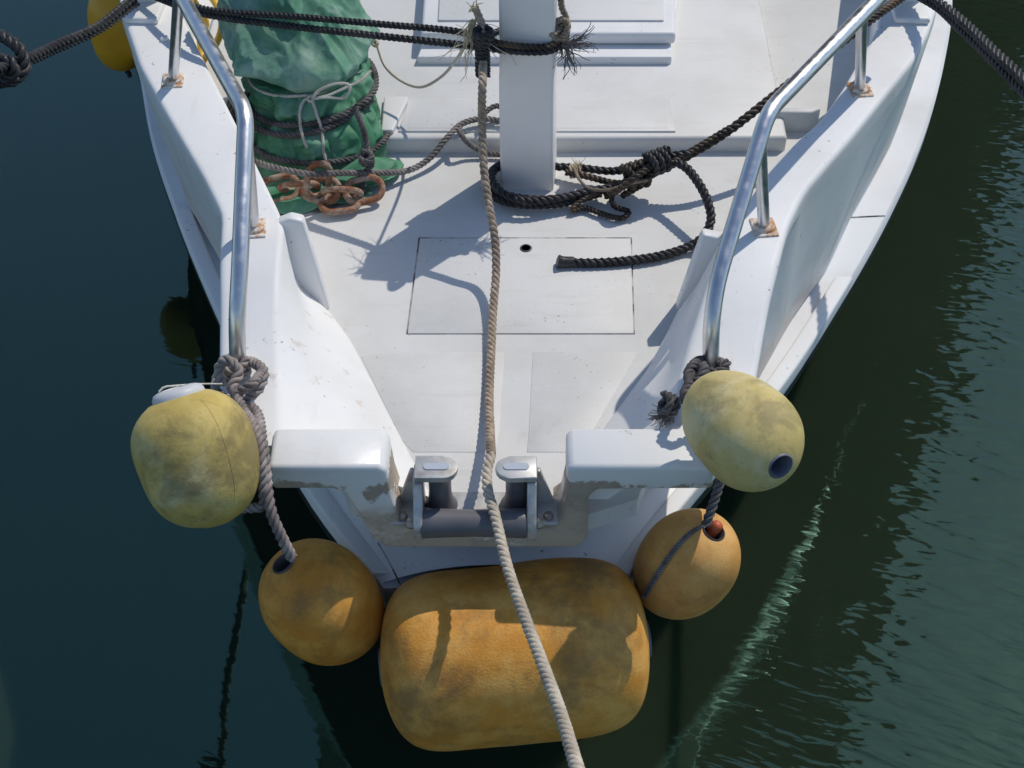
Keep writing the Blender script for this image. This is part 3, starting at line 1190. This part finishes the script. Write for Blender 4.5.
rope_part('foot_turn', hv, [P(622, 186, 1.06), P(590, 191, 1.05), P(560, 198, 1.045), P(530, 201, 1.05), P(508, 196, 1.055), P(494, 184, 1.06), P(492, 172, 1.06), P(505, 162, 1.05)], .0135, M_BLACK, pitch=4.6)
rope_part('foot_turn', hv, [P(600, 194, 1.02), P(560, 204, 1.022), P(525, 205, 1.022), P(500, 200, 1.022), P(487, 187, 1.022), P(488, 176, 1.022)], .0125, M_BLACK, pitch=4.6)
kc = P(638, 178, 1.07)
rope_part('knot', hv, coil(kc + Vector((.03, .015, .012)), (0, 0, 1), (-.42, .9, 0), .033, 3.2, .024), .0125, M_BROWN, pitch=4.2)
rope_part('knot', hv, coil(P(668, 158, 1.13), (0, 0, 1), (-.5, .86, 0), .029, 3.2, .022), .0115, M_BLACK, pitch=4.2)
rope_part('knot', hv, [P(606, 196, 1.03), P(618, 190, 1.08), P(634, 178, 1.12), P(652, 166, 1.13), P(664, 164, 1.10), P(652, 174, 1.07), P(636, 188, 1.05), P(622, 196, 1.04)], .0115, M_BROWN, pitch=4.2)
rope_part('hanging_bight', hv, [P(600, 190, 1.05), P(578, 203, 1.03), P(572, 210, 1.018), P(585, 208, 1.015), P(600, 213, 1.015), P(622, 218, 1.015), P(629, 212, 1.02), P(614, 206, 1.03), P(612, 196, 1.05), P(630, 184, 1.07)], .0095, M_BROWN, pitch=4)
rope_part('seizing', hv, coil(P(581, 170, 1.047), (0, 0, 1), (-.2, .95, 0), .019, 4, .009), .0042, M_FIBRE, ns=5)
rope_part('seizing', hv, [P(574, 168, 1.07), P(580, 180, 1.07), P(588, 188, 1.06), P(606, 190, 1.07), P(628, 184, 1.10), P(648, 180, 1.09)], .0055, M_TAN, ns=5)
bm = bmesh.new()
add_fibres(bm, P(579, 167, 1.06), (.1, .1, 1), 16, .035, .5, .0012, 0)
link('frayed_fibres', bm, M_FIBRE, hv)
# black tail loop lying on the deck
tail = rope('rope_tail', [P(668, 160, 1.13), P(684, 166, 1.13), P(698, 182, 1.12), P(708, 202, 1.10), P(711, 220, 1.075), P(703, 237, 1.045), P(688, 247, 1.02), P(660, 256, 1.016), P(625, 261, 1.016), P(590, 263, 1.016), P(562, 262, 1.018)],
            .0148, M_BLACK, 'black rope tail curving over the deck hatch with taped end', pitch=4.0)
bm = bmesh.new()
add_tube(bm, [P(574, 262, 1.017), P(566, 262, 1.018), P(562, 262, 1.019), P(557.5, 261, 1.023)], .0158, 14, .006, taper=lambda t: 1 + .22 * t ** 3)
link('taped_end', bm, M_BLACK, tail, bevel=.003)

# two heavy lines leaving the right chock
g_r = 'dark twin lines leaving the right chock over the water'
rope('quay_line', [CR + Vector((.02, .02, .075)), P(940, 3, 1.41), P(965, 24, 1.46), P(990, 48, 1.52), P(1024, 80, 1.59), P(1080, 135, 1.70)], .0155, M_BLACK, 'upper black line of the pair running from the right chock over the water', group=g_r, pitch=6.5)
rope('quay_line', [CR + Vector((.02, .0, .055)), P(938, 8, 1.39), P(962, 31, 1.44), P(988, 56, 1.50), P(1022, 91, 1.57), P(1076, 146, 1.68)], .0130, M_BLACK, 'thinner lower line of the pair running from the right chock over the water', group=g_r, pitch=6.5)

# grey line from the green bundle to behind the post
gl = rope('grey_line', [P(250, 160, 1.13), P(276, 168, 1.14), P(310, 174, 1.13), P(345, 173, 1.10), P(380, 173, 1.06), P(410, 170, 1.03), P(430, 158, 1.04), P(447, 138, 1.075), P(462, 124, 1.085), P(480, 119, 1.085), P(500, 121, 1.08), P(520, 128, 1.075)],
          .0105, M_GREY, 'grey line from the green bundle over the step to behind the post', pitch=4.2)
rope_part('slack_loop', gl, [P(459, 127, 1.08), P(462, 136, 1.075), P(472, 146, 1.04), P(488, 153, 1.02), P(510, 155, 1.016)], .0098, M_GREY, pitch=4.2)
rope_part('slack_loop', gl, [P(482, 124, 1.085), P(486, 112, 1.10), P(497, 106, 1.11), P(507, 112, 1.09)], .0095, M_GREY, pitch=4.2)

# thin beige cord on the after deck
cd = rope('thin_cord', [P(352, -20, 1.20), P(363, 10, 1.22), P(376, 42, 1.22), P(385, 66, 1.18), P(400, 80, 1.16), P(420, 87, 1.17), P(442, 76, 1.24), P(458, 57, 1.33), PY(470, 34, YF)], .0052, M_CORD,
          'thin beige cord with a knot sagging over the after deck', 'cord', pitch=4)
rope_part('knot', cd, coil(P(376, 44, 1.22), (1, 0, .2), (0, .7, .7), .008, 2, .008), .0052, M_CORD, ns=5)

# yellow hose coil behind the left rail
hz0 = [P(200, -14, 1.30), P(216, 4, 1.30), P(222, 24, 1.26), P(216, 44, 1.2), P(202, 62, 1.15), P(197, 76, 1.10), P(203, 60, 1.08), P(200, 40, 1.12), P(206, 22, 1.2), P(198, 8, 1.25), P(186, -10, 1.28)]
bm = bmesh.new()
add_tube(bm, hz0, .0115, 12, .015)
o = link('hose_coil', bm, M_HOSE)
tag(o, 'bright yellow hose looped behind the left rail', 'hose')

# fender lanyards at both rail ends
rl = Vector(PY(238, 372, 2.405))
fl1 = rope('fender_lanyard', [PY(222, 385, 2.33), PY(219, 368, 2.36), PY(228, 360, 2.36), PY(239, 372, 2.34), PY(232, 388, 2.30), PY(240, 398, 2.28), PY(256, 392, 2.29), PY(264, 374, 2.33), PY(256, 364, 2.38), PY(240, 362, 2.44), PY(222, 368, 2.44), PY(216, 384, 2.40), PY(226, 400, 2.30), PY(244, 404, 2.27),
                            PY(256, 412, 2.22), PY(262, 440, 2.10), PY(266, 470, 2.03), PY(268, 495, 1.98), PY(272, 515, 1.95), PY(282, 538, 1.93), PY(292, 558, 1.92)], .0140, M_PURPLE,
           'thick weathered rope knotted on the left rail end and running down to the floats', pitch=4.2)
rope_part('rail_turns', fl1, coil(PY(238, 384, 2.40), (1, 0, 0), (0, 1, 0), .030, 3, .027), .0130, M_PURPLE, pitch=4.2)
rope_part('second_strand', fl1, [PY(262, 372, 2.34), PY(252, 384, 2.27), PY(238, 394, 2.26), PY(244, 410, 2.2), PY(256, 430, 2.10), PY(262, 460, 2.03), PY(263, 488, 1.99), PY(262, 506, 1.97), PY(244, 508, 1.97), PY(228, 511, 1.98)], .0125, M_PURPLE, pitch=4.2)
bm = bmesh.new()
add_tube(bm, [PY(168, 402, 2.10), PY(161, 399, 2.10), PY(159, 392, 2.10), PY(164, 387, 2.11), PY(172, 386, 2.12), PY(200, 384, 2.2), PY(222, 384, 2.3)], .0022, 6, .01)
link('thin_lashing', bm, M_TWINE, fl1)
fr1 = rope('fender_lanyard', [PY(722, 372, 2.38), PY(720, 362, 2.40), PY(706, 360, 2.42), PY(694, 364, 2.36), PY(688, 374, 2.32), PY(692, 384, 2.28), PY(700, 378, 2.29), PY(704, 366, 2.33), PY(696, 372, 2.34), PY(688, 386, 2.26), PY(684, 398, 2.22), PY(692, 408, 2.20), PY(706, 400, 2.22), PY(720, 420, 2.16), PY(726, 455, 2.10), PY(718, 488, 2.06), PY(706, 525, 2.01)],
             .0125, M_CHAR, 'dark rope knotted on the right rail end and running behind the pale float', pitch=4.2)
rope_part('rail_turns', fr1, coil(PY(711, 384, 2.395), (1, 0, 0), (0, 1, 0), .030, 3, .025), .0120, M_CHAR, pitch=4.2)
rope_part('knot', fr1, coil(PY(676, 408, 2.26), (.5, .3, .7), (-.3, .8, -.2), .020, 2.2, .02), .0105, M_CHAR)
bm = bmesh.new()
add_fibres(bm, PY(670, 412, 2.26), (-.6, -.1, -.6), 60, .06, .3, .0016, .1)
link('frayed_fibres', bm, M_GREY, fr1)
# thin doubled cord round the lower right float
o_, c, M, zz = lr
bm = bmesh.new()
for off in (0, .008):
    pts = []
    for k in range(11):
        t = k / 10
        px, py = 702 - 60 * t ** .9 + off * 400, 526 + 10 * math.sin(t * 2) + 62 * t ** 1.7
        # walk out to the surface of the float along the line of sight
        d0 = PD(px, py, 1.0) - Vector((0, 0, CAM_H))
        best = None
        inv = M.inverted()
        for s in range(400):
            dd = 3.1 + s * .0012
            v = inv @ (Vector((0, 0, CAM_H)) + d0 * dd)
            rr = math.hypot(v.x, v.y)
            if abs(v.z) < .160 and rr <= .1205 * (1 - (abs(v.z) / .160) ** 2.3) ** (1 / 2.1) * (1 + .06 * v.z / .16) + .004:
                best = Vector((0, 0, CAM_H)) + d0 * dd
                break
        if best:
            pts.append(best)
    if len(pts) > 3:
        add_rope(bm, pts, .0045, 4, 2, 5)
o = link('cord_lashing', bm, M_GREY)
tag(o, 'thin doubled grey cord wrapped round the lower right float', 'cord')

# ------------------------------------------------------------------ green tarpaulin bundle
tc = P(312, 152, DECK)
tc.z = DECK
bun = thing('tarp_bundle', tc, 'green tarpaulin bundle tied with rope beside the left rail', 'tarp')
prof_w = pchip([(0, .192), (.05, .186), (.10, .176), (.17, .182), (.23, .166), (.28, .172), (.32, .166), (.345, .158), (.365, .178), (.40, .202), (.45, .198), (.52, .178), (.60, .158), (.70, .138), (.80, .110)])


def ridged(v):
    return 1 - 2 * abs(noise.noise(v))


def poly_r(a, n, ph, soft=.0):
    """radius factor of an n-sided outline: flat panels between folds"""
    w = 2 * PI / n
    d = ((a - ph + 8 * PI) % w) - w / 2
    return math.cos(w / 2) / math.cos(d)


def tarp_pt(a, h, seed=0):
    r = prof_w(h)
    v = Vector((math.cos(a), math.sin(a), 0))
    if h < .352:
        ph = .5 * math.sin(h * 13) + 1.1 * noise.noise(v * 1.3 + Vector((0, 0, h * 5)))
        pl = abs(math.sin(5.5 * a + ph)) ** .7
        tight = max(0, 1 - abs(h - .235) / .04) * .55 + max(0, 1 - abs(h - .345) / .03) * .5 + max(0, 1 - abs(h - .10) / .03) * .3
        r += .030 * (pl - .65) * (1 - min(.7, tight))
        r -= .012 * max(0, 1 - abs(h - .235) / .03)
        r += .020 * ridged(Vector((v.x * 2.2, v.y * 2.2, h * 9 + 3))) * (.4 + .6 * (1 - tight))
        r += .010 * ridged(Vector((v.x * 6, v.y * 6, h * 22 + 1)))
        r += .035 * max(0, math.cos(a - R(-25))) ** 6 * max(0, 1 - abs(h - .10) / .12)
    else:
        u = min(1, (h - .352) / .08)
        k = poly_r(a + .9 * (h - .5) + .10 * math.sin(h * 20), 5, R(-128))
        r *= .88 + .24 * u * (k - .8) / .2
        r += .030 * ridged(Vector((v.x * 1.1 + 4, v.y * 1.1, h * 3.0))) * u
        q = Vector((v.x * 2.3 + 4 + .5 * h, v.y * 2.3, h * 6.5))
        r += .017 * (1 - abs(noise.noise(q)) * 2.6) * u + .007 * (1 - abs(noise.noise(q * 2.3)) * 2.6) * u
        # the hem hangs lower in a point at the front
    drop = 0
    if .352 <= h < .46:
        drop = (-.045 * max(0, math.cos(a - R(285))) ** 3 + .035 * max(0, math.cos(a - R(215))) ** 2) * (1 - (h - .352) / .108)
    r += .004 * noise.noise(v * 4 + Vector((0, 0, h * 9)))
    lean = -.085 * max(0, h - .30) / .35
    return Vector((r * math.cos(a) + lean, r * math.sin(a) * .95 + .40 * (h + drop), (h + drop) * .66))


def tarp_mesh(h0, h1, nh, na=260):
    bm = bmesh.new()
    rows = []
    for i in range(nh + 1):
        h = h0 + (h1 - h0) * i / nh
        rows.append([tc + tarp_pt(2 * PI * k / na, h) for k in range(na)])
    grid(bm, rows, close_u=True, cap=True)
    return bm


link('wrapped_base', tarp_mesh(0, .3515, 110), M_TARP, bun, angle=85)
link('upper_cover', tarp_mesh(.353, .80, 120), M_TARP_PALE, bun, angle=85)


def cloth(name, outline, zfun, m, n=22):
    """flat lying flap of cloth, with thickness, from a px outline centre fan"""
    bm = bmesh.new()
    pts = [P(a, b, DECK + .01) for a, b in outline]
    ctr = sum(pts, Vector()) / len(pts)
    lo = catmull(pts + [pts[0]], .02)[:-1]
    rows = []
    for i in range(12):
        t = i / 11
        row = []
        for p in lo:
            q = ctr + (p - ctr) * t
            q.z = DECK + .006 + zfun(q, t)
            row.append(q)
        rows.append(row)
    grid(bm, rows, close_u=True)
    o = link(name, bm, m, bun)
    s = o.modifiers.new('thick', 'SOLIDIFY')
    s.thickness = .003
    s.offset = 1
    return o


cloth('flap', [(352, 160), (385, 163), (404, 168), (398, 178), (376, 190), (345, 197), (325, 190)], lambda q, t: .012 + .05 * (1 - t) ** 1.5 + .012 * noise.noise(q * 18) + (.02 if t < .8 else .004), M_TARP)
cloth('flap', [(262, 190), (300, 185), (340, 192), (372, 192), (366, 201), (330, 206), (300, 214), (270, 212)], lambda q, t: .008 + .02 * (1 - t) + .008 * noise.noise(q * 22), M_TARP)
cloth('flap', [(345, 118), (362, 128), (378, 150), (374, 166), (352, 170), (335, 150)], lambda q, t: .03 + .16 * (1 - t) ** .6 + .03 * noise.noise(q * 14), M_TARP)
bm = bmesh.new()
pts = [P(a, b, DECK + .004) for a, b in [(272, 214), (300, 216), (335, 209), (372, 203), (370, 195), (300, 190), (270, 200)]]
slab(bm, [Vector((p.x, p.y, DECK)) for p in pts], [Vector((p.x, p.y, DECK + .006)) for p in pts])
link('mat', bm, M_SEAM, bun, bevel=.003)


def around(h, a0, a1, n, out=.01, slope=0, sag=0):
    q = []
    for i in range(n + 1):
        t = i / n
        a = a0 + (a1 - a0) * t
        hh = h + slope * math.cos(a - .4) + sag * math.sin(t * PI)
        p = tarp_pt(a, hh)
        q.append(tc + p + Vector((math.cos(a) * out, math.sin(a) * out, 0)))
    for _ in range(4):
        q = [q[0]] + [(q[i - 1] + q[i] + q[i + 1]) / 3 for i in range(1, n)] + [q[-1]]
    return q


D2 = R
wr = rope('bundle_lashing', around(.250, R(60), R(420), 44, .017, .035) + around(.222, R(65), R(345), 34, .019, .03), .0115, M_CHAR, 'charcoal rope wound twice round the green bundle', pitch=4.2)
rope_part('lower_turn', wr, around(.105, R(190), R(352), 28, .018, -.01), .0105, M_CHAR, pitch=4.2)
rope_part('hanging_end', wr, [P(355, 108, 1.23), P(362, 125, 1.20), P(366, 140, 1.16), P(368, 155, 1.12), P(372, 163, 1.10), P(366, 172, 1.08), P(362, 184, 1.05), P(364, 192, 1.03)], .0105, M_CHAR, pitch=4.2)
rope_part('knot', wr, coil(P(367, 162, 1.10), (1, 0, 0), (0, 1, .3), .016, 2.4, .014), .0095, M_CHAR, pitch=4.2)
bh = [P(238, 100, 1.20), P(234, 118, 1.16), P(240, 132, 1.10), P(250, 142, 1.06)]
rope('black_coil', bh[:2] + [P(230, 108, 1.22), P(236, 92, 1.25), P(244, 104, 1.2), P(239, 122, 1.14), P(246, 138, 1.08), P(236, 126, 1.12), P(232, 110, 1.2), P(240, 96, 1.24)], .0135, M_BLACK, 'black rope coil squeezed between the left rail and green bundle')

# twine round the waist with a bow
twn = rope('waist_twine', around(.345, 0, 2 * PI, 60, .006, .012), .0055, M_TWINE, 'pale twine tied in a bow round the waist of the green bundle', 'twine', pitch=4)
kp = around(.345, R(278), R(280), 2, .012, .012)[1] + Vector((.005, -.004, .0))


def tw(pts, r=.005):
    rope_part('bow_loop', twn, pts, r, M_TWINE, ns=5, pitch=4)


U = Vector((0, -.012, 0))
tw(coil(kp, (1, 0, 0), (0, .6, .8), .008, 2.2, .004))
tw([kp, kp + Vector((.035, -.02, .045)), kp + Vector((.085, -.015, .062)), kp + Vector((.118, .0, .045)), kp + Vector((.105, -.01, .012)), kp + Vector((.05, -.02, .018)), kp])
tw([kp, kp + Vector((.05, -.015, .02)), kp + Vector((.10, 0, .035)), kp + Vector((.15, .03, .045)), kp + Vector((.175, .08, .045))])


def drape(offs):
    """points lying on the front of the bundle, at a sideways offset and a height along it"""
    q = []
    for dx, h, *o in offs:
        x = kp.x - tc.x + dx
        best = max((tarp_pt(a, h) for a in [PI + PI * i / 160 for i in range(161)]), key=lambda v: -abs(v.x - x) * 50 - v.y)
        q.append(tc + Vector((x, best.y - .007 - (o[0] if o else 0), best.z + .004)))
    return q


tw(drape([(0, .34), (-.022, .322), (-.034, .29), (-.034, .265), (-.032, .238, .022), (-.024, .20), (-.014, .165)]), .0055)
tw(drape([(.0, .34), (.012, .31), (.018, .275), (.024, .24, .022), (.03, .195), (.034, .14), (.04, .09)]), .0055)

# rusty chain at the foot of the bundle
chain = thing('rusty_chain', P(335, 192, DECK + .01), 'heavy rusty chain at the foot of the green bundle', 'chain')


def chain_link(c, u, v, L=.058, W=.037, r=.0100):
    bm = bmesh.new()
    u = Vector(u).normalized()
    v = Vector(v)
    v = (v - u * v.dot(u)).normalized()
    pts = []
    n = 28
    for i in range(n):
        a = 2 * PI * i / n
        x = math.cos(a) * W * .5
        y = math.sin(a) * W * .5 + (L - W) * .5 * (1 if math.sin(a) >= 0 else -1)
        pts.append(Vector(c) + u * y * 1.9 + v * x * 1.9)
    rows = []
    for i in range(n):
        t = (pts[(i + 1) % n] - pts[i - 1]).normalized()
        w = u.cross(v)
        nn = t.cross(w)
        rows.append([pts[i] + (w * math.cos(2 * PI * k / 10) + nn * math.sin(2 * PI * k / 10)) * r for k in range(10)])
    grid(bm, rows, close_u=True, close_v=True)
    link('chain_link', bm, M_CHAIN, chain, angle=80)


for (px, py, z, u, v) in [(280, 189, 1.045, (1, .25, .1), (0, .7, .7)), (299, 187, 1.048, (1, .1, 0), (0, -.6, .8)), (318, 180, 1.085, (.15, .1, 1), (.9, .5, 0)), (321, 190, 1.046, (1, -.15, .02), (0, .8, .6)),
                          (342, 193, 1.042, (1, -.05, 0), (0, -.55, .8)), (364, 190, 1.046, (1, .35, .04), (-.2, .8, .6)), (340, 203, 1.026, (1, .2, 0), (-.1, .95, .12))]:
    chain_link(P(px, py, z), u, v)

# ------------------------------------------------------------------ unseen building, added to darken the sky reflection in the water
t = NT('dark_concrete')
M_CONC = t.done(t.mix(t.noise(.6, 5), (.035, .045, .035), (.06, .07, .055)), .8)
t = NT('dark_window')
M_WIN = t.done((.02, .025, .03), .2)
bld = thing('added_building', (.6, 15, 0), 'tall dark harbour building far behind the boat, mirrored in the water', 'building')
bm = bmesh.new()
box(bm, (2.35, 17.5, 11), (8.1, 6, 24))
link('wall', bm, M_CONC, bld, bevel=.05)
for r_ in range(5):
    for c_ in range(3):
        bm = bmesh.new()
        box(bm, (.1 + c_ * 2.2, 14.48, 5 + r_ * 3.6), (1.2, .1, 1.5))
        link('window', bm, M_WIN, bld, smooth=False)

# ------------------------------------------------------------------ light, sky, camera
SUN_EL, SUN_AZ = R(52), R(42.5)
world = bpy.data.worlds.new('World')
scene.world = world
world.use_nodes = True
wt = world.node_tree
sky = wt.nodes.new('ShaderNodeTexSky')
sky.sky_type = 'NISHITA'
sky.sun_disc = False
sky.sun_elevation = SUN_EL
sky.sun_rotation = SUN_AZ
sky.air_density = 1.0
sky.dust_density = .4
sky.ozone_density = 2.5
wt.links.new(sky.outputs[0], wt.nodes['Background'].inputs[0])
wt.nodes['Background'].inputs[1].default_value = .135

sun = bpy.data.lights.new('sun', 'SUN')
sun.energy = 2.95
sun.angle = R(.5)
sun.color = (1, .93, .83)
so = bpy.data.objects.new('sun', sun)
sd = Vector((math.sin(SUN_AZ) * math.cos(SUN_EL), math.cos(SUN_AZ) * math.cos(SUN_EL), math.sin(SUN_EL)))
so.rotation_euler = (-sd).to_track_quat('-Z', 'Y').to_euler()
so.location = sd * 20
col.objects.link(so)

cam = bpy.data.cameras.new('camera')
cam.sensor_width = 36
cam.lens = F_PX / 1024 * 36
cam.clip_start = .05
cam.clip_end = 2000
co = bpy.data.objects.new('camera', cam)
co.location = (0, 0, CAM_H)
co.rotation_euler = (R(90) - PITCH, 0, 0)
col.objects.link(co)
scene.camera = co

scene.render.resolution_x = 1024
scene.render.resolution_y = 768
vs = scene.view_settings
vs.view_transform = 'Standard'
vs.look = 'None'
vs.exposure = -.09
vs.gamma = 1
vs.use_curve_mapping = False
scene.render.engine = 'CYCLES'
scene.cycles.max_bounces = 6
scene.cycles.use_denoising = True
